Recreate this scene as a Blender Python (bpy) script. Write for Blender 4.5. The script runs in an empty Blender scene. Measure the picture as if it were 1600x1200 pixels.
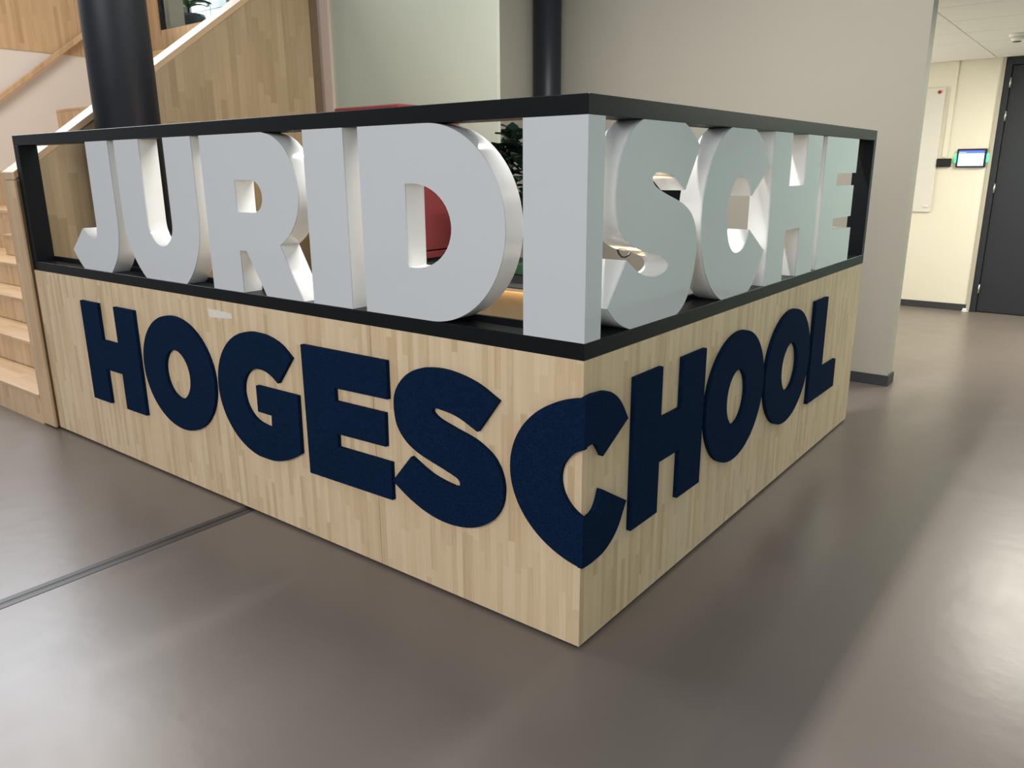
import bpy, bmesh, math, random
from mathutils import Vector, Matrix
random.seed(7)
C = bpy.context.scene.collection
scene = bpy.context.scene

# ------------------------------------------------------------------ camera
cd = bpy.data.cameras.new('camera')
cd.sensor_fit = 'HORIZONTAL'; cd.sensor_width = 36.0; cd.lens = 27.4234
cd.clip_start = 0.05; cd.clip_end = 200
cam = bpy.data.objects.new('camera', cd); C.objects.link(cam)
R0 = Vector((0.79019, 0.61283, -0.00604)); D0 = Vector((0.15803, -0.21326, -0.96413)); F0 = Vector((-0.59214, 0.76089, -0.26536))
M = Matrix.Identity(4)
for i in range(3):
    M[i][0] = R0[i]; M[i][1] = -D0[i]; M[i][2] = -F0[i]
M.translation = Vector((1.19035, -1.87233, 1.50424))
cam.matrix_world = M
scene.camera = cam

# ------------------------------------------------------------------ world, lights, exposure
w = bpy.data.worlds.new('world'); scene.world = w; w.use_nodes = True
bg = w.node_tree.nodes['Background']
bg.inputs[0].default_value = (0.86, 0.92, 0.97, 1); bg.inputs[1].default_value = 0.37
scene.view_settings.view_transform = 'Standard'; scene.view_settings.look = 'None'
scene.view_settings.gamma = 1.0; scene.view_settings.use_curve_mapping = False
scene.view_settings.exposure = 0.0

def area(name, loc, target, sx, sy, power, col):
    l = bpy.data.lights.new(name, 'AREA'); l.shape = 'RECTANGLE'; l.size = sx; l.size_y = sy
    l.energy = power; l.color = col
    o = bpy.data.objects.new(name, l); C.objects.link(o); o.location = loc
    d = Vector(target) - Vector(loc)
    o.rotation_euler = d.to_track_quat('-Z', 'Y').to_euler()
    return o
area('booth_line_lamp', (-0.70, 1.25, 3.35), (-0.70, 1.26, 0), 0.08, 1.7, 112, (1.0, 0.97, 0.93))
area('daylight_left', (-12.6, 0.8, 6.2), (-2.0, -0.4, 0.8), 8.0, 4.2, 1040, (0.84, 0.91, 1.0))
area('daylight_behind', (0.2, -8.0, 3.6), (-1.5, 0.0, 0.8), 5.5, 4.0, 360, (0.97, 0.97, 0.98))
area('corridor_lamp', (1.2, 6.0, 2.50), (1.2, 6.0, 0), 1.2, 1.6, 122, (1.0, 0.97, 0.86))
area('hall_fill', (5.1, -0.6, 1.9), (0, 0.2, 1.0), 5.0, 2.2, 36, (0.86, 1.0, 0.94))  # added greenish fill that brightens the block's right face
area('booth_warm_fill', (-1.3, 1.2, 0.62), (-1.1, 0.9, 2.0), 1.4, 0.3, 9, (1.0, 0.72, 0.42))  # added hidden fill, warms the letter undersides from below
area('corridor_fill', (-2.8, 5.9, 1.4), (1.0, 6.0, 1.5), 2.8, 2.2, 62, (1.0, 0.98, 0.92))  # added unseen fill behind the partition, lifts corridor ceiling and walls
area('stair_lamp', (-6.8, 0.6, 5.4), (-6.4, 1.6, 0), 2.0, 2.0, 150, (1.0, 0.88, 0.74))

# ------------------------------------------------------------------ materials
def newmat(name):
    m = bpy.data.materials.new(name); m.use_nodes = True
    nt = m.node_tree; b = nt.nodes['Principled BSDF']
    return m, nt, b
def N(nt, t, **kw):
    n = nt.nodes.new(t)
    for k, v in kw.items(): setattr(n, k, v)
    return n
def plain(name, col, rough=0.5, metal=0.0, noise=0.04, scale=8.0, bump=0.0, bscale=200.0, coat=0.0):
    m, nt, b = newmat(name)
    tc = N(nt, 'ShaderNodeTexCoord'); nz = N(nt, 'ShaderNodeTexNoise')
    nz.inputs['Scale'].default_value = scale; nz.inputs['Detail'].default_value = 4
    nt.links.new(tc.outputs['Object'], nz.inputs['Vector'])
    mx = N(nt, 'ShaderNodeMix', data_type='RGBA')
    mx.inputs[6].default_value = (*[c*(1-noise) for c in col], 1)
    mx.inputs[7].default_value = (*[min(1, c*(1+noise)) for c in col], 1)
    nt.links.new(nz.outputs['Fac'], mx.inputs[0]); nt.links.new(mx.outputs[2], b.inputs['Base Color'])
    b.inputs['Roughness'].default_value = rough; b.inputs['Metallic'].default_value = metal
    b.inputs['Coat Weight'].default_value = coat; b.inputs['Coat Roughness'].default_value = 0.05
    if bump:
        n2 = N(nt, 'ShaderNodeTexNoise'); n2.inputs['Scale'].default_value = bscale
        nt.links.new(tc.outputs['Object'], n2.inputs['Vector'])
        bp = N(nt, 'ShaderNodeBump'); bp.inputs['Strength'].default_value = bump; bp.inputs['Distance'].default_value = 0.002
        nt.links.new(n2.outputs['Fac'], bp.inputs['Height']); nt.links.new(bp.outputs[0], b.inputs['Normal'])
    return m
def wood(name, c_dark, c_mid, c_light, across='xy', along='z', sw=0.034, sl=0.42, rough=0.42):
    """finger-jointed solid wood: staves of random tint, staggered, with stretched grain"""
    m, nt, b = newmat(name); L = nt.links.new
    tc = N(nt, 'ShaderNodeTexCoord'); sp = N(nt, 'ShaderNodeSeparateXYZ'); L(tc.outputs['Object'], sp.inputs[0])
    def mth(op, a, bb=None):
        n = N(nt, 'ShaderNodeMath', operation=op)
        for i, v in enumerate((a, bb)):
            if v is None: continue
            if isinstance(v, (int, float)): n.inputs[i].default_value = v
            else: L(v, n.inputs[i])
        return n.outputs[0]
    ax = {'x': sp.outputs[0], 'y': sp.outputs[1], 'z': sp.outputs[2]}
    u = mth('ADD', ax['x'], ax['y']) if across == 'xy' else ax[across]
    v = ax[along]
    us = mth('DIVIDE', u, sw); uid = mth('FLOOR', us)
    wn = N(nt, 'ShaderNodeTexWhiteNoise', noise_dimensions='1D'); L(uid, wn.inputs['W'])
    vs = mth('ADD', mth('DIVIDE', v, sl), mth('MULTIPLY', wn.outputs['Value'], 9.0)); vid = mth('FLOOR', vs)
    cb = N(nt, 'ShaderNodeCombineXYZ'); L(uid, cb.inputs[0]); L(vid, cb.inputs[1])
    wn2 = N(nt, 'ShaderNodeTexWhiteNoise', noise_dimensions='2D'); L(cb.outputs[0], wn2.inputs['Vector'])
    # grain
    g = N(nt, 'ShaderNodeCombineXYZ'); L(mth('MULTIPLY', u, 70.0), g.inputs[0]); L(mth('MULTIPLY', v, 3.0), g.inputs[1])
    L(mth('MULTIPLY', wn2.outputs['Value'], 50.0), g.inputs[2])
    nz = N(nt, 'ShaderNodeTexNoise'); nz.inputs['Scale'].default_value = 1.0; nz.inputs['Detail'].default_value = 5; nz.inputs['Distortion'].default_value = 0.6
    L(g.outputs[0], nz.inputs['Vector'])
    val = mth('ADD', mth('MULTIPLY', wn2.outputs['Value'], 0.50), mth('MULTIPLY', nz.outputs['Fac'], 0.55))
    cr = N(nt, 'ShaderNodeValToRGB'); L(val, cr.inputs[0])
    e = cr.color_ramp.elements
    e[0].position = 0.05; e[0].color = (*c_dark, 1); e[1].position = 0.95; e[1].color = (*c_light, 1)
    k = cr.color_ramp.elements.new(0.42); k.color = (*c_mid, 1)
    # hairline glue joints between staves
    fr = mth('FRACT', us); ln = mth('LESS_THAN', fr, 0.03)
    mx = N(nt, 'ShaderNodeMix', data_type='RGBA', blend_type='MULTIPLY')
    L(mth('MULTIPLY', ln, 0.10), mx.inputs[0]); L(cr.outputs[0], mx.inputs[6]); mx.inputs[7].default_value = (0.45, 0.33, 0.2, 1)
    L(mx.outputs[2], b.inputs['Base Color'])
    b.inputs['Roughness'].default_value = rough
    return m
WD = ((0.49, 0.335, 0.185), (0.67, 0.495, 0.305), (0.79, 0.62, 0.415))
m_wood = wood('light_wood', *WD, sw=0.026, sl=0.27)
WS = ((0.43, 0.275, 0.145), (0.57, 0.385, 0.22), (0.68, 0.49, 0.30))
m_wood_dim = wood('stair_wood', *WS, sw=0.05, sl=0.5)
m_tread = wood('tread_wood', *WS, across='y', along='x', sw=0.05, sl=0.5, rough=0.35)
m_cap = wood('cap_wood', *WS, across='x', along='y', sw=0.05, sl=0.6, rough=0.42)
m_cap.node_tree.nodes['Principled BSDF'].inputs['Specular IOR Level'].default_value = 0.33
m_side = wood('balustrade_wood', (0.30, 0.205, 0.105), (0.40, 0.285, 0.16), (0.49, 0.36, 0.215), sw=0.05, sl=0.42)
m_wood_dark = plain('dark_wood', (0.16, 0.105, 0.06), 0.5, noise=0.15, scale=20)  # block core; also the painted shade tone of the balustrade end
m_black = plain('black_frame', (0.0055, 0.0066, 0.0082), 0.38, noise=0.1, scale=30)
m_black.node_tree.nodes['Principled BSDF'].inputs['Specular IOR Level'].default_value = 0.16
m_plinth = plain('plinth_black', (0.006, 0.006, 0.007), 0.6)
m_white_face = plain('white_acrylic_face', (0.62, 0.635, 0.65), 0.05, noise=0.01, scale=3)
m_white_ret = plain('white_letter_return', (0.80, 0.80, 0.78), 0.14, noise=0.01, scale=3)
def felt():
    m, nt, b = newmat('navy_felt'); L = nt.links.new
    tc = N(nt, 'ShaderNodeTexCoord'); nz = N(nt, 'ShaderNodeTexNoise'); nz.inputs['Scale'].default_value = 160; nz.inputs['Detail'].default_value = 6
    L(tc.outputs['Object'], nz.inputs['Vector'])
    cr = N(nt, 'ShaderNodeValToRGB'); e = cr.color_ramp.elements
    e[0].position = 0.3; e[0].color = (0.0022, 0.0090, 0.028, 1); e[1].position = 0.72; e[1].color = (0.0052, 0.0200, 0.057, 1)
    L(nz.outputs['Fac'], cr.inputs[0]); L(cr.outputs[0], b.inputs['Base Color'])
    b.inputs['Roughness'].default_value = 0.95; b.inputs['Specular IOR Level'].default_value = 0.06
    b.inputs['Sheen Weight'].default_value = 0.0
    bp = N(nt, 'ShaderNodeBump'); bp.inputs['Strength'].default_value = 0.5; bp.inputs['Distance'].default_value = 0.002
    L(nz.outputs['Fac'], bp.inputs['Height']); L(bp.outputs[0], b.inputs['Normal'])
    return m
m_felt = felt()
def floor_mat():
    m, nt, b = newmat('brown_grey_vinyl'); L = nt.links.new
    tc = N(nt, 'ShaderNodeTexCoord'); nz = N(nt, 'ShaderNodeTexNoise'); nz.inputs['Scale'].default_value = 0.9; nz.inputs['Detail'].default_value = 5
    L(tc.outputs['Object'], nz.inputs['Vector'])
    cr = N(nt, 'ShaderNodeValToRGB'); e = cr.color_ramp.elements
    e[0].position = 0.3; e[0].color = (0.165, 0.136, 0.119, 1); e[1].position = 0.7; e[1].color = (0.186, 0.154, 0.135, 1)
    L(nz.outputs['Fac'], cr.inputs[0]); L(cr.outputs[0], b.inputs['Base Color'])
    n2 = N(nt, 'ShaderNodeTexNoise'); n2.inputs['Scale'].default_value = 5; n2.inputs['Detail'].default_value = 6
    L(tc.outputs['Object'], n2.inputs['Vector'])
    mr = N(nt, 'ShaderNodeMapRange'); mr.inputs[3].default_value = 0.26; mr.inputs[4].default_value = 0.36
    L(n2.outputs['Fac'], mr.inputs[0]); L(mr.outputs[0], b.inputs['Roughness'])
    n3 = N(nt, 'ShaderNodeTexNoise'); n3.inputs['Scale'].default_value = 14; n3.inputs['Detail'].default_value = 3
    L(tc.outputs['Object'], n3.inputs['Vector'])
    bp = N(nt, 'ShaderNodeBump'); bp.inputs['Strength'].default_value = 0.18; bp.inputs['Distance'].default_value = 0.004
    L(n3.outputs['Fac'], bp.inputs['Height']); L(bp.outputs[0], b.inputs['Normal'])
    return m
m_floor = floor_mat()
m_joint_grey = plain('joint_grey', (0.045, 0.045, 0.047), 0.45)
m_joint_black = plain('joint_black', (0.008, 0.008, 0.009), 0.5)
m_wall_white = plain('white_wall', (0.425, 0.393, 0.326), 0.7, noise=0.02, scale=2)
m_wall_hall = plain('grey_green_wall', (0.42, 0.56, 0.50), 0.6, noise=0.02, scale=2)
m_wall_green = plain('pale_green_wall', (0.43, 0.455, 0.37), 0.35, noise=0.02, scale=1.5)
m_wall_cream = plain('cream_wall', (0.76, 0.71, 0.58), 0.7, noise=0.02, scale=2)
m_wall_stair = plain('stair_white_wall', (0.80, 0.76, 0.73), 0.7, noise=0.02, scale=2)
m_base = plain('dark_baseboard', (0.035, 0.037, 0.042), 0.5)
m_column = plain('black_column', (0.010, 0.013, 0.020), 0.45, noise=0.1, scale=12)
m_pink = plain('pale_pink_trim', (0.60, 0.47, 0.38), 0.6)
m_red = plain('red_fabric', (0.19, 0.024, 0.024), 0.85, bump=0.3, bscale=400)
m_grey_fab = plain('charcoal_fabric', (0.045, 0.045, 0.048), 0.9, bump=0.3, bscale=400)
m_tan = plain('tan_weave', (0.42, 0.315, 0.18), 0.85, noise=0.4, scale=180, bump=0.5, bscale=300)
m_tile = plain('ceiling_tile', (0.88, 0.85, 0.78), 0.9, noise=0.02, scale=60)
m_grid = plain('ceiling_grid', (0.30, 0.28, 0.24), 0.7)
m_door = plain('dark_grey_door', (0.026, 0.029, 0.033), 0.45, noise=0.06, scale=3)
m_door.node_tree.nodes['Principled BSDF'].inputs['Specular IOR Level'].default_value = 0.25
m_steel = plain('steel', (0.55, 0.54, 0.50), 0.3, metal=0.9)
m_plastic_w = plain('white_plastic', (0.80, 0.78, 0.72), 0.4)
m_board = plain('board_white', (0.70, 0.67, 0.60), 0.45)
m_plastic_b = plain('black_plastic', (0.012, 0.012, 0.014), 0.35)
m_leaf = plain('dark_leaf', (0.012, 0.030, 0.020), 0.45, noise=0.4, scale=25)
m_leaf2 = plain('fern_leaf', (0.12, 0.22, 0.10), 0.5, noise=0.3, scale=20)
m_stem = plain('plant_stem', (0.05, 0.035, 0.02), 0.8)
m_green = plain('green_planter', (0.03, 0.10, 0.05), 0.6)
m_tape = plain('translucent_tape', (0.80, 0.74, 0.66), 0.25)
m_locker = plain('pale_locker', (0.66, 0.72, 0.72), 0.35)
m_pilaster = plain('grey_pilaster', (0.36, 0.34, 0.28), 0.6, noise=0.06, scale=6)
m_pot = plain('dark_glazed_pot', (0.05, 0.06, 0.065), 0.15)
m_mag = plain('red_magnet', (0.35, 0.02, 0.015), 0.4)
m_screen_off = plain('dark_screen', (0.006, 0.007, 0.010), 0.2)
def emit(name, col, s):
    m, nt, b = newmat(name); b.inputs['Base Color'].default_value = (*col, 1)
    b.inputs['Emission Color'].default_value = (*col, 1); b.inputs['Emission Strength'].default_value = s
    return m
m_led_warm = emit('warm_led', (1.0, 0.74, 0.46), 13)
m_led_green = emit('green_led', (0.05, 0.95, 0.35), 1.6)
m_scr = emit('screen_pale_blue', (0.50, 0.70, 1.0), 0.62)
m_scr_head = emit('screen_blue_header', (0.08, 0.14, 0.65), 0.7)
m_tube = emit('white_tube', (1.0, 0.98, 0.94), 9)
def glass():
    m, nt, b = newmat('clear_glass'); b.inputs['Base Color'].default_value = (0.93, 0.97, 0.95, 1)
    b.inputs['Roughness'].default_value = 0.0; b.inputs['Transmission Weight'].default_value = 1.0; b.inputs['IOR'].default_value = 1.01
    return m
m_glass = glass()

# ------------------------------------------------------------------ helpers
def link(name, me, mat, parent=None):
    o = bpy.data.objects.new(name, me); C.objects.link(o)
    if mat and not me.materials: me.materials.append(mat)
    if parent is not None: o.parent = parent
    return o
def tag(o, label=None, cat=None, group=None, kind=None):
    if label: o['label'] = label
    if cat: o['category'] = cat
    if group: o['group'] = group
    if kind: o['kind'] = kind
    return o
def empty(name, loc, label, cat, group=None):
    o = bpy.data.objects.new(name, None); C.objects.link(o); o.location = loc; o.empty_display_size = 0.1
    return tag(o, label, cat, group)
def bm_box(bm, a, b):
    x0, y0, z0 = [min(p, q) for p, q in zip(a, b)]; x1, y1, z1 = [max(p, q) for p, q in zip(a, b)]
    vs = [bm.verts.new(v) for v in ((x0,y0,z0),(x1,y0,z0),(x1,y1,z0),(x0,y1,z0),(x0,y0,z1),(x1,y0,z1),(x1,y1,z1),(x0,y1,z1))]
    for f in ((3,2,1,0),(4,5,6,7),(0,1,5,4),(1,2,6,5),(2,3,7,6),(3,0,4,7)): bm.faces.new([vs[i] for i in f])
def done(bm, name, bevel=0.0, segs=1):
    bmesh.ops.recalc_face_normals(bm, faces=bm.faces)
    if bevel: bmesh.ops.bevel(bm, geom=list(bm.edges), offset=bevel, segments=segs, affect='EDGES', profile=0.5)
    me = bpy.data.meshes.new(name); bm.to_mesh(me); bm.free(); return me
def boxes(name, lst, mat, parent=None, bevel=0.0):
    bm = bmesh.new(); off = Vector((0,0,0))
    if parent is not None: off = parent.location
    for a, b in lst: bm_box(bm, Vector(a)-off, Vector(b)-off)
    return link(name, done(bm, name, bevel), mat, parent)
def box(name, a, b, mat, parent=None, bevel=0.0): return boxes(name, [(a, b)], mat, parent, bevel)
def prism_pts(name, poly, vec, mat, parent=None, bevel=0.0):
    """poly: 3D points of a planar outline, pushed along vec"""
    bm = bmesh.new(); off = parent.location if parent is not None else Vector((0,0,0)); vec = Vector(vec)
    a = [bm.verts.new(Vector(p)-off) for p in poly]; b = [bm.verts.new(Vector(p)-off+vec) for p in poly]
    bm.faces.new(a); bm.faces.new(b[::-1]); n = len(poly)
    for i in range(n): bm.faces.new((a[i], b[i], b[(i+1)%n], a[(i+1)%n]))
    return link(name, done(bm, name, bevel), mat, parent)
def cyl(name, p, q, r, mat, parent=None, n=32, r2=None, smooth=True):
    p = Vector(p); q = Vector(q)
    if parent is not None: p = p-parent.location; q = q-parent.location
    bm = bmesh.new(); d = (q-p)
    bmesh.ops.create_cone(bm, cap_ends=True, segments=n, radius1=r, radius2=r if r2 is None else r2, depth=d.length)
    bmesh.ops.transform(bm, matrix=Matrix.Translation((p+q)/2) @ d.to_track_quat('Z', 'Y').to_matrix().to_4x4(), verts=bm.verts)
    me = done(bm, name)
    if smooth:
        for f in me.polygons: f.use_smooth = len(f.vertices) == 4
    return link(name, me, mat, parent)
def tube(name, pts, r, mat, parent=None):
    cu = bpy.data.curves.new(name, 'CURVE'); cu.dimensions = '3D'; cu.bevel_depth = r; cu.bevel_resolution = 3; cu.use_fill_caps = True
    s = cu.splines.new('POLY'); s.points.add(len(pts)-1)
    off = parent.location if parent is not None else Vector((0, 0, 0))
    for p, q in zip(s.points, pts): p.co = (*(Vector(q)-off), 1)
    o = bpy.data.objects.new('t', cu); C.objects.link(o)
    me = bpy.data.meshes.new_from_object(o.evaluated_get(bpy.context.evaluated_depsgraph_get())); bpy.data.objects.remove(o)
    me.name = name
    for f in me.polygons: f.use_smooth = True
    return link(name, me, mat, parent)

# ---------------------------------------------------- letter outlines (metres on the face planes)
K = 1.7/0.87
def ell(cx, cz, a, b, t0, t1, n=20):
    return [(cx+a*math.cos(math.radians(t0+(t1-t0)*i/n)), cz+b*math.sin(math.radians(t0+(t1-t0)*i/n))) for i in range(n+1)]
def smooth(pts, n=10):
    """centripetal-ish Catmull-Rom through pts; ends are corners"""
    P = [Vector(p) for p in pts]; out = []
    P = [2*P[0]-P[1]] + P + [2*P[-1]-P[-2]]
    for i in range(1, len(P)-2):
        p0, p1, p2, p3 = P[i-1:i+3]
        d1 = max((p2-p1).length, 1e-6)
        m1 = (p2-p0)*(d1/((p1-p0).length+d1)); m2 = (p3-p1)*(d1/((p3-p2).length+d1))
        for k in range(n):
            t = k/n
            out.append(tuple((2*t**3-3*t**2+1)*p1+(t**3-2*t**2+t)*m1+(-2*t**3+3*t**2)*p2+(t**3-t**2)*m2))
    out.append(tuple(P[-2])); return out
def clip(poly, axis, lim, keep_less):
    out = []; n = len(poly)
    for i in range(n):
        a, b = poly[i], poly[(i+1)%n]
        ia = (a[axis] <= lim) == keep_less; ib = (b[axis] <= lim) == keep_less
        if ia: out.append(a)
        if ia != ib:
            t = (lim-a[axis])/(b[axis]-a[axis]); out.append((a[0]+t*(b[0]-a[0]), a[1]+t*(b[1]-a[1])))
    return out
def fill2d(loops):
    """triangulated 2-D region with holes -> verts, faces"""
    cu = bpy.data.curves.new('o', 'CURVE'); cu.dimensions = '2D'; cu.fill_mode = 'BOTH'
    for lp in loops:
        s = cu.splines.new('POLY'); s.points.add(len(lp)-1); s.use_cyclic_u = True
        for p, q in zip(s.points, lp): p.co = (q[0], q[1], 0, 1)
    o = bpy.data.objects.new('t', cu); C.objects.link(o)
    me = bpy.data.meshes.new_from_object(o.evaluated_get(bpy.context.evaluated_depsgraph_get())); bpy.data.objects.remove(o)
    vs = [v.co.copy() for v in me.vertices]; fs = [tuple(p.vertices) for p in me.polygons]
    return vs, fs
def letter_mesh(name, loops, side, front, back, org, edge=0.0):
    """extrude loops (in metres) on the left ('L': x,z plane, outward -y) or right ('R': y,z plane, outward +x) face;
       front/back: outward offsets of the two caps"""
    def put(p, d):
        v = Vector((p[0], -d, p[1])) if side == 'L' else Vector((d, p[0], p[1]))
        return v-org
    bm = bmesh.new()
    vs, fs = fill2d(loops)
    for d, flip in ((front, False), (back, True)):
        bv = [bm.verts.new(put(v, d)) for v in vs]
        for f in fs:
            try: bm.faces.new([bv[i] for i in (f[::-1] if flip else f)])
            except ValueError: pass
    sm = []
    for lp in loops:
        n = len(lp); a = [bm.verts.new(put(p, front)) for p in lp]; b = [bm.verts.new(put(p, back)) for p in lp]
        for i in range(n):
            if (Vector(lp[i])-Vector(lp[(i+1)%n])).length < 1e-7: continue
            sm.append(bm.faces.new((a[i], b[i], b[(i+1)%n], a[(i+1)%n])))
    for f in sm: f.smooth = True
    bmesh.ops.remove_doubles(bm, verts=bm.verts, dist=1e-6)
    bmesh.ops.recalc_face_normals(bm, faces=bm.faces)
    for e in bm.edges:
        if len(e.link_faces) == 2:
            if e.calc_face_angle(0) > math.radians(25): e.smooth = False
    me = bpy.data.meshes.new(name); bm.to_mesh(me); bm.free(); return me
def sc(loops): return [[(p[0]*K, p[1]*K) for p in lp] for lp in loops]
ZB, ZT = 0.5195, 0.8425            # white letters between the rails
def cl(poly): return clip(clip(poly, 1, ZT, True), 1, ZB, False)
WH = {}
WH['J'] = ('L', [cl([(-1.4870, .86), (-1.3736, .86)] + smooth([(-1.3738, .66), (-1.3765, .628), (-1.3822, .6000), (-1.400, .560), (-1.4406, .5185), (-1.480, .500)]) +
      smooth([(-1.548, .500), (-1.5863, .5185), (-1.615, .541), (-1.640, .5678)]) + smooth([(-1.5663, .6273), (-1.545, .6085), (-1.5129, .6006), (-1.495, .609), (-1.4880, .632)]))])
WH['U'] = ('L', [cl([(-1.3415, .86), (-1.2265, .86)] + ell(-1.1725, .655, .0545, .0545, 180, 360) + [(-1.1180, .86), (-1.0060, .86)] +
      ell(-1.1738, .675, .1678, .1845, 0, -180, 40))])
WH['R'] = ('L', [cl([(-.9720, .86), (-.7700, .86), (-.7700, .8425)] + smooth([(-.7526, .8425), (-.718, .834), (-.685, .812), (-.661, .776), (-.6510, .735), (-.6560, .695), (-.673, .664), (-.695, .6425), (-.7205, .6257)]) +
      [(-.6575, .5195), (-.6575, .50), (-.7710, .50), (-.7784, .5194), (-.8359, .6085), (-.8602, .6085), (-.8602, .50), (-.9720, .50)]),
      [(-.8575, .7518), (-.8050, .7518)] + ell(-.7990, .7197, .0330, .0321, 88, -88, 14) + [(-.8050, .6876), (-.8575, .6876)]])
WH['I'] = ('L', [[(-.6259, ZB), (-.5133, ZB), (-.5133, ZT), (-.6259, ZT)]])
WH['D'] = ('L', [cl([(-.4738, .86), (-.31, .86), (-.31, .8425)] + ell(-.31, .681, .162, .1615, 88, -88, 36) + [(-.31, .5195), (-.31, .50), (-.4738, .50)]),
      [(-.3628, .748), (-.345, .748)] + ell(-.345, .678, .0850, .070, 88, -88, 24) + [(-.345, .608), (-.3628, .608)]])
WH['S'] = ('R', [cl(smooth([(.0600+.0030, .5626), (.095, .5370), (.1348, .5200), (.190, .5080)]) + smooth([(.250, .5060), (.3065, .5208), (.338, .5420), (.360, .5820), (.3695, .6250), (.3655, .6600), (.345, .690), (.315, .7080), (.2845, .7180), (.240, .7300), (.205, .7420), (.1926, .7535), (.1990, .7610), (.2176, .7639), (.265, .7570), (.3120, .7332)]) +
      smooth([(.3634, .8065), (.331, .8290), (.2952, .8440), (.250, .855)]) + smooth([(.215, .855), (.1599, .8436), (.120, .8220), (.092, .7850), (.0799, .7373), (.0850, .7000), (.105, .6710), (.1300, .6550), (.1667, .6425), (.205, .6350), (.2400, .6270), (.2600, .6160), (.2600, .6060), (.2440, .5990), (.2063, .5966), (.160, .6080), (.1183, .6317)]))])
WH['C'] = ('R', [cl(smooth([(.7039, .7724), (.665, .8170), (.6164, .8425), (.585, .8520)]) + ell(.555, .681, .1712, .172, 92, 268, 44) + smooth([(.590, .5125), (.6374, .5225), (.676, .5550), (.7061, .5989)]) +
      smooth([(.6172, .6483), (.600, .6200), (.580, .6090), (.5583, .6063)]) + ell(.5583, .680, .0590, .0739, 262, 98, 30) + smooth([(.5596, .7539), (.585, .7480), (.603, .7350), (.6168, .7150)]))])
WH['H'] = ('R', [[(.7246, ZB), (.8330, ZB), (.8330, .6337), (.9310, .6337), (.9310, ZB), (1.0445, ZB), (1.0445, ZT), (.9375, ZT), (.9375, .7300), (.8330, .7300), (.8330, ZT), (.7246, ZT)]])
WH['E'] = ('R', [[(1.0795, ZB), (1.3610, ZB), (1.3610, .6090), (1.1880, .6120), (1.1880, .6415), (1.3495, .6405), (1.3495, .7225), (1.1880, .7240), (1.1880, .7548), (1.3590, .7552), (1.3590, ZT), (1.0795, ZT)]])
FE = []
def Hf(x0, x1, x2, x3, z0, z1, b0, b1): return [[(x0, z0), (x1, z0), (x1, b0), (x2, b0), (x2, z0), (x3, z0), (x3, z1), (x2, z1), (x2, b1), (x1, b1), (x1, z1), (x0, z1)]]
def Of(cx, cz, a, b, ix, iz, ia, ib): return [ell(cx, cz, a, b, 0, 360, 64)[:-1], ell(ix, iz, ia, ib, 0, 360, 44)[:-1]]
FE.append(('H', 'L', Hf(-1.6285, -1.5300, -1.4430, -1.3405, .1540, .4315, .2505, .3325), 'first letter H on the left face, leftmost'))
FE.append(('O', 'L', Of(-1.1590, .2955, .1588, .1420, -1.1597, .2935, .0560, .0613), 'letter O next to H on the left face'))
FE.append(('G', 'L', [smooth([(-.7032, .3983), (-.740, .4230), (-.785, .4360), (-.8300, .4385)]) + ell(-.8250, .2955, .1587, .1430, 92, 262, 40) +
      smooth([(-.8350, .1535), (-.7900, .1550), (-.7400, .1690), (-.6953, .1926)]) + [(-.6921, .3205), (-.8360, .3197), (-.8370, .2600), (-.7885, .2598)] +
      smooth([(-.7905, .2320), (-.8050, .2310), (-.8200, .2325)]) + ell(-.8200, .2960, .0665, .0628, 265, 95, 26) + smooth([(-.8250, .3588), (-.8000, .3575), (-.7750, .3490), (-.7555, .3367)])], 'letter G between O and E on the left face'))
FE.append(('E', 'L', [[(-.6685, .1570), (-.4212, .1600), (-.4205, .2364), (-.5722, .2345), (-.5722, .2630), (-.4326, .2660), (-.4312, .3325), (-.5720, .3308), (-.5720, .3580), (-.4216, .3611), (-.4210, .4345), (-.6685, .4330)]], 'letter E between G and S on the left face'))
FE.append(('S', 'L', [smooth([(-.4185, .2006), (-.370, .1740), (-.320, .1570), (-.270, .1525), (-.220, .1610), (-.180, .1830), (-.156, .2150), (-.1495, .2500), (-.1560, .2800), (-.1718, .3030), (-.1930, .3170), (-.2140, .3265), (-.260, .3380), (-.295, .3480), (-.3090, .3575), (-.3075, .3640), (-.2972, .3669), (-.250, .3605), (-.2043, .3424)]) +
      smooth([(-.1582, .4041), (-.205, .4260), (-.255, .4375), (-.300, .4388), (-.345, .4300), (-.380, .4080), (-.4020, .3770), (-.4055, .3450), (-.3980, .3130), (-.3773, .2890), (-.350, .2740), (-.315, .2635), (-.280, .2545), (-.2530, .2460), (-.2470, .2390), (-.2500, .2310), (-.2652, .2288), (-.315, .2380), (-.3666, .2607)])], 'letter S left of the folded C on the left face'))
FE.append(('H', 'R', Hf(.1462, .2432, .3240, .4225, .1615, .4375, .2596, .3420), 'letter H right of the folded C on the right face'))
FE.append(('O', 'R', Of(.5920, .3005, .1540, .1420, .5915, .2998, .0515, .0605), 'letter O beside H on the right face, nearer of two'))
FE.append(('O', 'R', Of(.9134, .3005, .1547, .1420, .9200, .2998, .0550, .0605), 'letter O beside L on the right face, farther of two'))
FE.append(('L', 'R', [[(1.0890, .1625), (1.3205, .1625), (1.3190, .2433), (1.1915, .2433), (1.1902, .4375), (1.0870, .4375)]], 'letter L at the far end of the right face'))

# ================================================================== SETTING
fl = box('floor', (-12, -8, -0.1), (7, 9.5, 0), m_floor); tag(fl, kind='structure')
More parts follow.
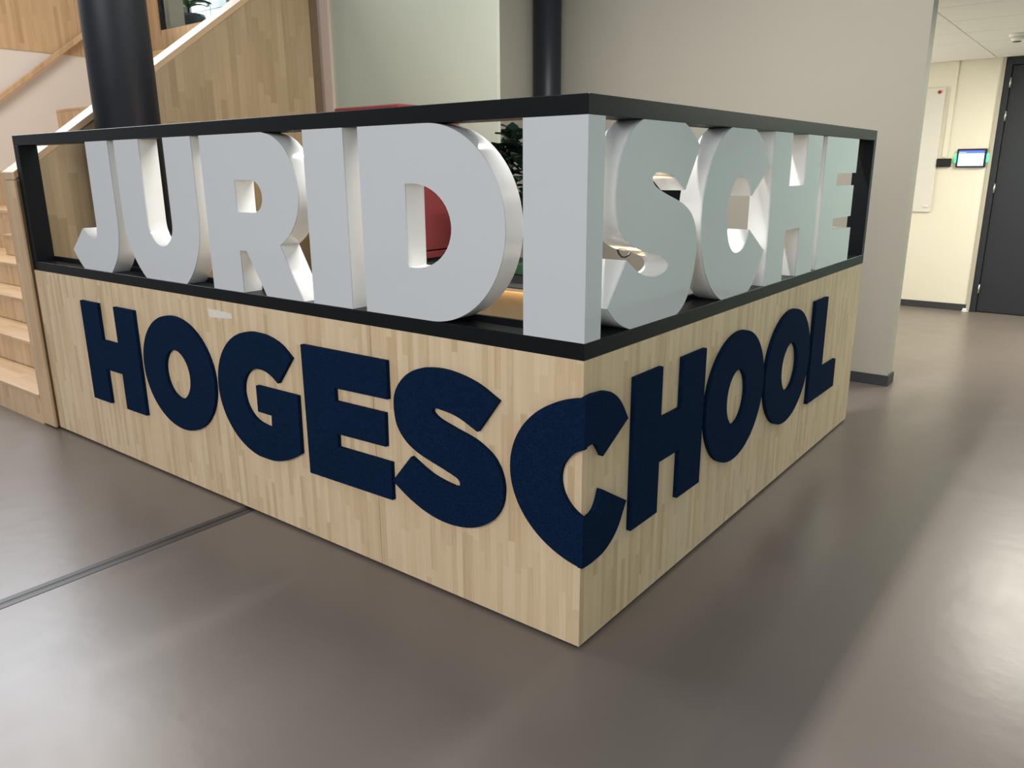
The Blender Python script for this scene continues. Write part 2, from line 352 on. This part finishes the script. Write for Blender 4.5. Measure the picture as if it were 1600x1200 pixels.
# expansion joint let into the floor, running under the block
jt = empty('expansion_joint', (-1.81, -4.0, 0), 'dark grey expansion joint strip crossing the floor to the wooden block', 'floor joint')
box('metal_edge', (-1.846, -8, -0.01), (-1.817, 0.06, 0.0015), m_joint_grey, jt)
box('rubber_insert', (-1.817, -8, -0.01), (-1.802, 0.06, 0.0006), m_joint_black, jt)
box('metal_edge', (-1.802, -8, -0.01), (-1.775, 0.06, 0.0015), m_joint_grey, jt)

# partition wall behind the block (right), its end towards the corridor
WY = 3.985
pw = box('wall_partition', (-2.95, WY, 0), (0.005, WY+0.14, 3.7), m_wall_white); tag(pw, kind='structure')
bm = bmesh.new(); bm_box(bm, (-2.95, WY-0.014, 0.0), (0.019, WY, 0.075)); bm_box(bm, (0.005, WY, 0.0), (0.019, WY+0.154, 0.075)); bm_box(bm, (-2.95, WY+0.14, 0), (0.005, WY+0.154, 0.075))
bp_ = link('baseboard_partition', done(bm, 'baseboard_partition'), m_base); tag(bp_, kind='structure')
# pale green wall right behind the booth and the cross wall joining it to the partition
gw = box('wall_green', (-3.70, 2.26, 0), (-2.13, 2.29, 3.7), m_wall_green); tag(gw, kind='structure')
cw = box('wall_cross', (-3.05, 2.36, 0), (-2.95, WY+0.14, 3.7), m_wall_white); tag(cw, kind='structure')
tr = box('trim_1', (-3.93, 2.235, 0), (-3.70, 2.36, 3.9), m_pink); tag(tr, kind='structure')

# hall wall far to the right with its windows (seen mirrored in the glossy letters)
hw = boxes('wall_right', [((5.2, -7.5, 0), (5.4, 3.9, 0.55)), ((5.2, -7.5, 3.0), (5.4, 3.9, 3.9))] + [((5.2, y, 0.55), (5.4, y+wd, 3.0)) for y, wd in ((-7.5, 1.2), (-4.9, .5), (-3.0, 1.4), (-0.2, .35), (1.4, .25), (2.9, 1.0))], m_wall_hall)
tag(hw, kind='structure')
# ---- corridor on the right: back wall, ceiling of separate tiles, door
BY = 7.70; CZ = 2.545
bw = box('wall_back', (-3.0, BY, 0), (-0.02, BY+0.15, CZ+0.1), m_wall_cream); tag(bw, kind='structure')
bw2 = boxes('wall_back_2', [((1.15, BY, 0), (3.2, BY+0.15, CZ+0.1)), ((-0.02, BY+0.1, 0), (1.15, BY+0.15, CZ+0.1))], m_wall_hall); bw2.name = 'wall_back_right'; tag(bw2, kind='structure')
bb = box('baseboard_back', (-3.0, BY-0.014, 0), (-0.045, BY, 0.072), m_base); tag(bb, kind='structure')
t2 = box('trim_2', (-0.050, BY-0.02, 0.0), (-0.018, BY, CZ), m_wall_white); tag(t2, kind='structure')
cwr = box('wall_corridor_right', (3.2, 4.0, 0), (3.35, BY+0.15, CZ+0.1), m_wall_hall); tag(cwr, kind='structure')
cwl = box('wall_corridor_left', (-3.05, WY+0.14, 0), (-2.95, BY+0.15, CZ+0.1), m_wall_cream); tag(cwl, kind='structure')
ce = box('ceiling', (-3.0, 4.16, CZ+0.012), (3.35, BY+0.15, CZ+0.10), m_grid); tag(ce, kind='structure')
tile_me = None
for i, x0 in enumerate((-2.50, -1.30, -0.10, 1.10, 2.30)):
    for j in range(6):
        y0 = 3.87 + 0.633*j
        ya, yb = max(y0, 4.165)+0.004, min(y0+0.633, BY)-0.004
        if yb - ya < 0.1: continue
        box('ceiling_tile', (x0+0.004, ya, CZ), (min(x0+1.2, 3.2)-0.004, yb, CZ+0.0125), m_tile, ce)
dr = empty('door_1', (0.55, BY+0.05, 0), None, None); tag(dr, kind='structure')
boxes('door_frame', [((-0.018, BY-0.012, 0), (0.040, BY+0.10, 2.53)), ((1.09, BY-0.012, 0), (1.15, BY+0.10, 2.53)), ((0.040, BY-0.012, 2.47), (1.09, BY+0.10, 2.53))], m_door, dr, 0.003)
box('door_leaf', (0.045, BY+0.004, 0.008), (1.085, BY+0.05, 2.465), m_door, dr, 0.002)
for hz in (2.305, 1.99, 1.285, 0.25):
    cyl('hinge', (0.0425, BY-0.016, hz-0.047), (0.0425, BY-0.016, hz+0.047), 0.009, m_steel, dr, 14)
tube('door_handle', [(1.0, BY+0.003, 1.05), (1.0, BY-0.05, 1.05), (0.88, BY-0.05, 1.05)], 0.01, m_steel, dr)
# left side: stair well walls
ws = box('wall_left', (-10.15, -1.2, 0), (-10.0, 4.5, 2.965), m_wall_stair); tag(ws, kind='structure')
up = empty('wall_upper_left', (-10.0, 1.6, 2.965), None, None); tag(up, kind='structure')
for k in range(5):
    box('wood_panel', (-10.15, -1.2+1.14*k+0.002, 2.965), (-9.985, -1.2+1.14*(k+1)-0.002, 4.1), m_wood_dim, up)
# upper floor beyond the stair head
uf = box('floor_upper', (-12.5, 4.03, 2.90), (-3.80, 7.6, 3.04), m_tread); tag(uf, kind='structure')
uw = empty('window_1', (-7.0, 4.40, 3.04), None, None); tag(uw, kind='structure')
box('window_apron', (-10.0, 4.40, 3.04), (-3.9, 4.50, 3.385), m_wood_dim, uw)
boxes('window_frame', [((-10.0, 4.38, 3.04), (-9.80, 4.50, 5.2)), ((-4.1, 4.38, 3.04), (-3.9, 4.50, 5.2)), ((-9.80, 4.38, 5.0), (-4.1, 4.50, 5.2))], m_wood_dim, uw, 0.003)
boxes('gasket', [((-9.80, 4.40, 3.385), (-9.77, 4.47, 5.0)), ((-9.80, 4.42, 3.385), (-4.1, 4.47, 3.395))], m_plastic_b, uw)
box('pane', (-9.77, 4.44, 3.395), (-4.1, 4.448, 5.0), m_glass, uw)
bk = box('wall_upper_back', (-12.5, 7.2, 3.04), (-3.9, 7.35, 6.0), m_locker); tag(bk, kind='structure')

# ================================================================== THE BLOCK
L1, L2, T = 3.75, 3.0, 0.10
Z1, Z2, Z3, ZH = 0.9633, 1.0142, 1.6463, 1.7000
base = empty('wooden_counter_block', (-0.05, 0.05, 0), 'L-shaped light wood block carrying the navy letters, black skirting below', 'partition')
boxes('plinth', [((-L1+0.06, 0.012, 0), (-0.012, T-0.01, 0.03)), ((-T+0.01, 0.012, 0), (-0.012, L2-0.012, 0.03))], m_plinth, base)
boxes('core', [((-L1, 0.018, 0.014), (-0.018, T, Z1)), ((-T, 0.018, 0.014), (-0.018, L2-0.018, Z1))], m_wood_dark, base)
seams = [-L1, -2.820, -1.862, -0.918]
for a, b in zip(seams, seams[1:]): box('wood_panel', (a+0.0012, 0, 0.012), (b-0.0012, 0.018, Z1), m_wood, base)
prism_pts('wood_panel', [(-0.918+0.0012, 0, 0.012), (0, 0, 0.012), (-0.018, 0.018, 0.012), (-0.918+0.0012, 0.018, 0.012)], (0, 0, Z1-0.012), m_wood, base)
prism_pts('wood_panel', [(0, 0.0002, 0.012), (0, L2, 0.012), (-0.018, L2, 0.012), (-0.018, 0.0182, 0.012)], (0, 0, Z1-0.012), m_wood, base)
box('end_panel', (-T, L2-0.018, 0.012), (-0.0185, L2, Z1), m_wood, base)
tp = prism_pts('tape', [(x, -0.0012, z) for x, z in ((-1.972, .918), (-1.90, .9185), (-1.788, .914), (-1.786, .893), (-1.80, .891), (-1.90, .884), (-1.960, .8825))], (0, 0.0012, 0), m_tape)
tag(tp, 'strip of pale translucent tape stuck over the panel joint below the rail', 'tape')

fr = empty('letter_frame', (-0.05, 0.05, Z1), 'black metal frame with top and bottom rails holding the white letters', 'frame')
P = 0.0545
# bottom rails: front bar carries the letters, taller lip behind
prism_pts('bottom_rail', [(-L1, 0, Z1+.0003), (0, 0, Z1+.0003), (-T, T, Z1+.0003), (-L1, T, Z1+.0003)], (0, 0, Z2-Z1), m_black, fr, 0.0012)
prism_pts('bottom_rail', [(0, 0.0003, Z1+.0003), (0, L2, Z1+.0003), (-T, L2, Z1+.0003), (-T, T, Z1+.0003)], (0, 0, Z2-Z1), m_black, fr, 0.0012)
box('back_lip', (-L1+P, 0.094, Z2+.0003), (-T-0.005, 0.106, Z2+0.022), m_black, fr)
box('back_lip', (-0.106, 0.10, Z2+.0003), (-0.094, L2-P, Z2+0.022), m_black, fr)
prism_pts('top_rail', [(-L1, 0, Z3), (0, 0, Z3), (-T, T, Z3), (-L1, T, Z3)], (0, 0, ZH-Z3), m_black, fr, 0.0015)
prism_pts('top_rail', [(0, 0.0003, Z3), (0, L2, Z3), (-T, L2, Z3), (-T, T, Z3)], (0, 0, ZH-Z3), m_black, fr, 0.0015)
box('post', (-L1, 0, Z2+.0004), (-L1+P, T, Z3-.0003), m_black, fr, 0.0012)
box('post', (-T, L2-0.046, Z2+.0004), (0, L2, Z3-.0003), m_black, fr, 0.0012)

# white letters: a 5 mm front plate on a deep return
LAB = {'J': 'white letter J between the black rails, first of the upper word', 'U': 'white letter U between J and R in the black frame',
       'R': 'white letter R between U and the narrow I in the black frame', 'I': 'narrow white letter I between R and D in the black frame',
       'D': 'broad white letter D with red showing through its counter', 'S': 'glossy white letter S right of the corner post in the black frame',
       'C': 'glossy white letter C between S and H in the black frame', 'H': 'glossy white letter H between C and E in the black frame',
       'E': 'glossy white letter E at the far right of the black frame'}
FP, DEP = 0.0, 0.091
for ch in 'JURIDSCHE':
    side, lp = WH[ch]; lp = sc(lp)
    cx = sum(p[0] for p in lp[0])/len(lp[0])
    org = Vector((cx, 0.045, Z2)) if side == 'L' else Vector((-0.045, cx, Z2))
    e = empty('channel_letter', org, LAB[ch], 'letter', 'white letters of the upper word')
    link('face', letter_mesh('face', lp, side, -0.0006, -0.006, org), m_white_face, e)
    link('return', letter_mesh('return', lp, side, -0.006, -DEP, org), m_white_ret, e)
e = empty('channel_letter', Vector((-0.11, 0.045, Z2)), 'tall white box letter I forming the corner of the black frame', 'letter', 'white letters of the upper word')
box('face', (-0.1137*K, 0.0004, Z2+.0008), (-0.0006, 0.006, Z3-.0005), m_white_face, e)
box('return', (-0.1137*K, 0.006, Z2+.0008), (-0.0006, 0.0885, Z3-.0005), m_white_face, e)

# navy felt letters
TF = 0.0176
for ch, side, lp, lab in FE:
    lp = sc(lp); cx = sum(p[0] for p in lp[0])/len(lp[0]); cz = min(p[1] for p in lp[0])
    org = Vector((cx, 0, cz)) if side == 'L' else Vector((0, cx, cz))
    o = link('felt_letter', letter_mesh('felt_letter', lp, side, TF, 0.0004, org), m_felt); o.location = org
    tag(o, 'navy felt ' + lab, 'letter', 'navy felt letters of the lower word')
# the C folded round the corner (s runs along the left face, then along the right face)
cs = sc([smooth([(.1340, .3740), (.105, .4120), (.070, .4340), (.0300, .4395)]) + ell(.0250, .2970, .1690, .1425, 90, 270, 60) +
         smooth([(.0300, .1545), (.070, .1600), (.108, .1830), (.1370, .2262)]) + smooth([(.0540, .2751), (.0440, .2530), (.034, .2430), (.0200, .2390)]) +
         ell(.0220, .2995, .0660, .0605, 268, 92, 34) + smooth([(.0240, .3600), (.034, .3570), (.045, .3450), (.0560, .3300)])])[0]
left = [(p[0]+TF, p[1]) for p in clip(cs, 0, -0.0003, True)]; mid = .297*K
rights = [[(p[0]-TF, p[1]) for p in clip(clip(cs, 1, mid, up), 0, 0.0003, False)] for up in (True, False)]
org = Vector((0, 0, 0.1545*K))
bm = bmesh.new()
for pl, side in ((left, 'L'), (rights[0], 'R'), (rights[1], 'R')):
    m2 = letter_mesh('t', [pl], side, TF, 0.0004, org); bm.from_mesh(m2); bpy.data.meshes.remove(m2)
me = bpy.data.meshes.new('felt_letter'); bm.to_mesh(me); bm.free()
o = link('felt_letter', me, m_felt); o.location = org
tag(o, 'navy felt letter C folded round the corner of the wooden block', 'letter', 'navy felt letters of the lower word')

# ================================================================== STAIRS
def cap_z(y): return 1.52 + 0.706*y
bal = empty('stair_balustrade', (-3.84, 1.1, 0), 'solid wooden stair side wall with sloping cap behind the black frame', 'balustrade')
ya, yb = -0.012, 2.20
ycut = [ya, 2.12]
for a, b in zip(ycut, ycut[1:]):
    prism_pts('wood_panel', [(-3.765, a+.001, 0.012), (-3.765, b-.001, 0.012), (-3.765, b-.001, cap_z(b)-.042), (-3.765, a+.001, cap_z(a)-.042)], (-0.14, 0, 0), m_side, bal)
prism_pts('shaded_edge_strip', [(-3.775, 2.121, 0.012), (-3.775, yb, 0.012), (-3.775, yb, 3.9), (-3.775, 2.121, 3.9)], (-0.12, 0, 0), m_wood_dark, bal)  # darker wood tone paints the shade at the balustrade end
prism_pts('cap', [(-3.757, ya-.008, cap_z(ya-.008)-.042), (-3.757, 2.118, cap_z(2.118)-.042), (-3.757, 2.118, cap_z(2.118)), (-3.757, ya-.008, cap_z(ya-.008))], (-0.163, 0, 0), m_cap, bal, 0.002)
box('end_board', (-3.921, -0.024, 0.012), (-3.752, -0.013, cap_z(-.02)-.045), m_wood_dim, bal)
st = empty('staircase', (-5.5, -0.03, 0), 'flight of plain wooden steps rising left of the black frame', 'stairs')
for k in range(16):
    y = -0.03+0.27*k; z = 0.19*(k+1)
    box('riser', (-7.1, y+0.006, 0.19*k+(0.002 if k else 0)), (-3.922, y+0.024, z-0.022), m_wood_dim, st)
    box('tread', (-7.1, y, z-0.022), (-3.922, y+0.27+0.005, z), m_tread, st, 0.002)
tb = empty('seating_steps', (-8.5, 0.2, 0), 'high wooden seating steps along the white stairwell wall', 'seating steps')
for j in range(1, 9):
    y = -0.03+0.27*(2*j-1); z = 0.38*j
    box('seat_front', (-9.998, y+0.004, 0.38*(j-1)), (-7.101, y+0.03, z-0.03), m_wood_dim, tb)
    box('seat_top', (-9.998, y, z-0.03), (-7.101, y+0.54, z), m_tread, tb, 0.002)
hr = empty('handrail', (-9.90, 2.8, 2.7), 'square wooden handrail sloping up the white stairwell wall', 'handrail')
y0, z0, y1, z1 = 0.3, 2.41-0.752*2.02, 4.0, 2.41+0.752*1.68
prism_pts('rail', [(-9.88, y0, z0-.03), (-9.88, y1, z1-.03), (-9.88, y1, z1+.045), (-9.88, y0, z0+.045)], (-0.06, 0, 0), m_wood_dim, hr, 0.006)
for yy in (0.9, 1.9, 3.7):
    zz = 2.41+0.752*(yy-2.32)
    tube('bracket', [(-9.91, yy, zz-0.02), (-9.91, yy, zz-0.09), (-9.999, yy, zz-0.10)], 0.008, m_steel, hr)
cl1 = cyl('round_column', (-3.542, 0.557, 0), (-3.542, 0.557, 5.5), 0.177, m_column, n=64)
tag(cl1, 'thick black round column rising behind the left part of the frame', 'column')
cl2 = cyl('round_column', (-2.83, 3.80, 0), (-2.83, 3.80, 3.7), 0.114, m_column, n=48)
tag(cl2, 'slimmer black round column against the white wall behind the corner', 'column')

# ---- seen through the upper window
pl_ = box('pilaster', (-10.28, 4.58, 3.04), (-9.84, 4.80, 5.4), m_pilaster); tag(pl_, 'grey square pillar just inside the upper window', 'pillar')
lk = empty('locker_unit', (-9.2, 5.6, 3.04), 'pale blue-grey lockers with small black locks beyond the upper window', 'lockers')
box('carcass', (-10.95, 5.62, 3.04), (-8.3, 6.0, 5.2), m_locker, lk)
for i in range(5):
    for j in range(5):
        xa = -10.94+0.52*i; zb = 3.05+0.42*j
        d = box('door', (xa+.004, 5.60, zb+.004), (xa+.506, 5.62, zb+.416), m_locker, lk)
        q = boxes('lock', [((xa+.44, 5.588, zb+.05), (xa+.485, 5.60, zb+.10))], m_plastic_b); q.parent = d; q.location = -lk.location
bpy.context.view_layer.update()
pp = empty('potted_plant', (-10.38, 5.2, 3.04), 'broad-leaved plant in a dark shiny pot beyond the upper window', 'plant')
def lathe(name, prof, loc, mat, parent, n=28):
    bm = bmesh.new(); rings = []
    for r, z in prof: rings.append([bm.verts.new(Vector(loc)-parent.location+Vector((r*math.cos(2*math.pi*k/n), r*math.sin(2*math.pi*k/n), z))) for k in range(n)])
    for a, b in zip(rings, rings[1:]):
        for k in range(n): bm.faces.new((a[k], a[(k+1)%n], b[(k+1)%n], b[k]))
    bm.faces.new(rings[0][::-1]); bm.faces.new(rings[-1])
    me = done(bm, name)
    for f in me.polygons: f.use_smooth = len(f.vertices) == 4
    return link(name, me, mat, parent)
lathe('pot', [(.15, 0), (.20, .10), (.25, .40), (.25, .66), (.23, .71), (.21, .69), (.21, .64)], (-10.38, 5.2, 3.04), m_pot, pp)
def leaf_mesh(l, wd, name):
    bm = bmesh.new(); rows = []
    for t, ww, h in ((0, .02, 0), (.2, .75, .05), (.45, 1, .08), (.75, .65, .03), (1, .03, -.08)):
        rows.append([bm.verts.new((s*ww*wd/2, t*l, h*l+abs(s)*.12*wd)) for s in (-1, 0, 1)])
    for a, b in zip(rows, rows[1:]):
        for k in range(2): bm.faces.new((a[k], a[k+1], b[k+1], b[k]))
    bm.normal_update()
    me = bpy.data.meshes.new(name); bm.to_mesh(me); bm.free()
    for f in me.polygons: f.use_smooth = True
    return me
def put_leaf(me, parent, pos, direction, mat=None):
    o = bpy.data.objects.new('leaf', me); C.objects.link(o); o.parent = parent
    d = Vector(direction).normalized()
    o.rotation_euler = d.to_track_quat('Y', 'Z').to_euler()
    o.location = Vector(pos)-parent.location
    return o
lm1 = leaf_mesh(0.34, 0.12, 'broad_leaf'); lm1.materials.append(m_leaf2)
tube('stem', [(-10.38, 5.2, 3.66), (-10.36, 5.19, 3.9), (-10.38, 5.18, 4.4)], 0.02, m_stem, pp)
for k in range(34):
    a = random.uniform(0, 6.28); z = random.uniform(3.80, 4.4)
    put_leaf(lm1, pp, (-10.37, 5.19, z), (math.cos(a), math.sin(a), random.uniform(-.1, .8)))

# ================================================================== INSIDE THE BOOTH
rs = empty('red_screen_seat', (-2.75, 1.97, 0), 'dark red high-back seat unit on a grey base, seen through letter D', 'seat')
box('back', (-3.05, 1.69, 0.985), (-2.45, 2.245, 1.896), m_red, rs, 0.008)
box('lower_panel', (-3.048, 1.692, 0.935), (-2.448, 2.243, 0.980), m_red, rs, 0.004)
box('base', (-3.03, 1.71, 0.0), (-2.47, 2.23, 0.933), m_grey_fab, rs, 0.006)
bs = empty('upholstered_bench_back', (-1.6, 1.85, 0), 'tan woven bench back with glowing light strip, seen right of letter D', 'bench')
box('panel', (-2.25, 1.80, 0.10), (-0.75, 1.88, 0.800), m_tan, bs, 0.006)
box('foot', (-2.2, 1.81, 0.0), (-0.8, 1.87, 0.10), m_plinth, bs)
box('ledge', (-2.27, 1.760, 0.824), (-0.73, 1.90, 0.832), m_grey_fab, bs)
box('ledge_lip', (-2.27, 1.758, 0.808), (-0.73, 1.764, 0.8239), m_wood, bs)
box('light_strip', (-2.25, 1.772, 0.817), (-0.75, 1.784, 0.8235), m_led_warm, bs)
pt = empty('planter_box', (-1.7, 2.03, 0), 'dark grey planter trough with a green upper band behind the tan bench', 'planter')
box('trough', (-2.1, 1.91, 0.0), (-1.25, 2.20, 0.885), m_grey_fab, pt, 0.004)
box('green_band', (-2.105, 1.905, 0.886), (-1.245, 2.205, 0.950), m_green, pt, 0.003)
bush = empty('leafy_plant', (-1.7, 2.05, 0.95), 'dark green leafy bush between letter D and the corner post', 'plant')
for k in range(9):
    a = k*2.4; r = 0.05+0.02*k
    tube('stem', [(-1.70+0.03*math.cos(a), 2.05+0.02*math.sin(a), 0.953), (-1.70+r*.8*math.cos(a), 2.05+.3*r*math.sin(a), 1.25), (-1.70+1.4*r*math.cos(a), 2.05+.5*r*math.sin(a), 1.62)], 0.007, m_stem, bush)
lm2 = leaf_mesh(0.115, 0.10, 'small_leaf'); lm2.materials.append(m_leaf)
for k in range(290):
    a = random.uniform(0, 6.28); rr = math.sqrt(random.random()); z = 1.12+0.55*random.random()**0.75
    px = -1.74+0.30*rr*math.cos(a); py = 2.05+0.13*rr*math.sin(a)
    if z > 1.62 and random.random() < .45: z -= 0.1
    put_leaf(lm2, bush, (px, py, z), (math.cos(a)+random.uniform(-.6, .6), math.sin(a)*.6-0.5+random.uniform(-.6, .6), random.uniform(-.2, .9)))
for k in range(8):
    put_leaf(lm2, bush, (-1.80+random.uniform(-.05, .05), 2.02, 1.68+random.uniform(-.02, .035)), (random.uniform(-1, 1), random.uniform(-1, 0), random.uniform(.1, .9)))
sc_ = empty('wall_screen', (-1.75, 3.95, 1.45), 'dark switched-off screen on the white wall, seen through letter S', 'screen')
box('housing', (-2.15, 3.945, 1.12), (-1.30, 3.984, 1.70), m_plastic_b, sc_, 0.004)
box('display', (-2.135, 3.943, 1.135), (-1.315, 3.9449, 1.685), m_screen_off, sc_)
cb = tube('cable_loop', [(-.1, .33, 1.285), (-.1, .338, 1.262), (-.1, .352, 1.240), (-.1, .372, 1.2265), (-.1, .395, 1.2235), (-.1, .415, 1.2275), (-.1, .432, 1.237)], 0.0032, m_plastic_b)
tag(cb, 'thin black cable loop hanging behind letter S', 'cable')

# ================================================================== CORRIDOR THINGS
wp = empty('wall_panel', (-0.9, BY-0.01, 1.66), 'white magnetic wall panel with one red dot, corridor wall', 'panel')
box('board', (-1.5, BY-0.022, 1.033), (-0.522, BY-0.0005, 2.294), m_board, wp, 0.002)
cyl('red_magnet', (-0.578, BY-0.022, 2.252), (-0.578, BY-0.030, 2.252), 0.017, m_mag, wp, 20)
box('clip', (-0.59, BY-0.032, 1.085), (-0.545, BY-0.0221, 1.103), m_plastic_w, wp)
cdct = box('cable_duct', (-0.478, BY-0.012, 1.60), (-0.432, BY-0.0003, CZ-0.003), m_wall_cream); tag(cdct, 'flat cream cable duct running from ceiling towards the tablet', 'cable duct')
tbt = empty('room_tablet', (-0.20, BY-0.03, 1.59), 'black wall tablet with glowing blue screen beside the dark door', 'tablet')
box('housing', (-0.338, BY-0.040, 1.494), (-0.066, BY-0.008, 1.680), m_plastic_b, tbt, 0.006)
box('display', (-0.320, BY-0.0415, 1.509), (-0.086, BY-0.0402, 1.635), m_scr, tbt)
box('header_bar', (-0.320, BY-0.0415, 1.636), (-0.086, BY-0.0402, 1.662), m_scr_head, tbt)
box('title_mark', (-0.316, BY-0.0423, 1.640), (-0.25, BY-0.0416, 1.646), m_scr, tbt)
box('corner_icon', (-0.112, BY-0.0423, 1.518), (-0.100, BY-0.0416, 1.525), m_plastic_b, tbt)
for xa, xb in ((-0.352, -0.338), (-0.066, -0.052)): box('light_bar', (xa, BY-0.034, 1.545), (xb, BY-0.010, 1.630), m_led_green, tbt)
rd = box('card_reader', (-0.522, BY-0.034, 1.500), (-0.382, BY-0.013, 1.586), m_plastic_b, bevel=0.004); tag(rd, 'small black box on the wall left of the glowing tablet', 'card reader')
sd = empty('smoke_detector', (0.235, 6.10, CZ), 'round white smoke detector on the corridor ceiling', 'smoke detector')
cyl('base', (0.235, 6.10, CZ), (0.235, 6.10, CZ-0.028), 0.062, m_plastic_w, sd)
cyl('sensor_head', (0.235, 6.10, CZ-0.029), (0.235, 6.10, CZ-0.058), 0.052, m_plastic_w, sd, r2=0.036)
cyl('vent_ring', (0.235, 6.10, CZ-0.058), (0.235, 6.10, CZ-0.062), 0.030, m_plastic_b, sd)
ds = empty('door_stop', (-0.055, BY-0.05, 0), 'tiny white door stop on the floor by the dark door', 'door stop')
cyl('foot', (-0.055, BY-0.05, 0), (-0.055, BY-0.05, 0.012), 0.030, m_plastic_w, ds, 20)
cyl('bumper', (-0.055, BY-0.05, 0.0125), (-0.055, BY-0.05, 0.034), 0.022, m_plastic_w, ds, 20)
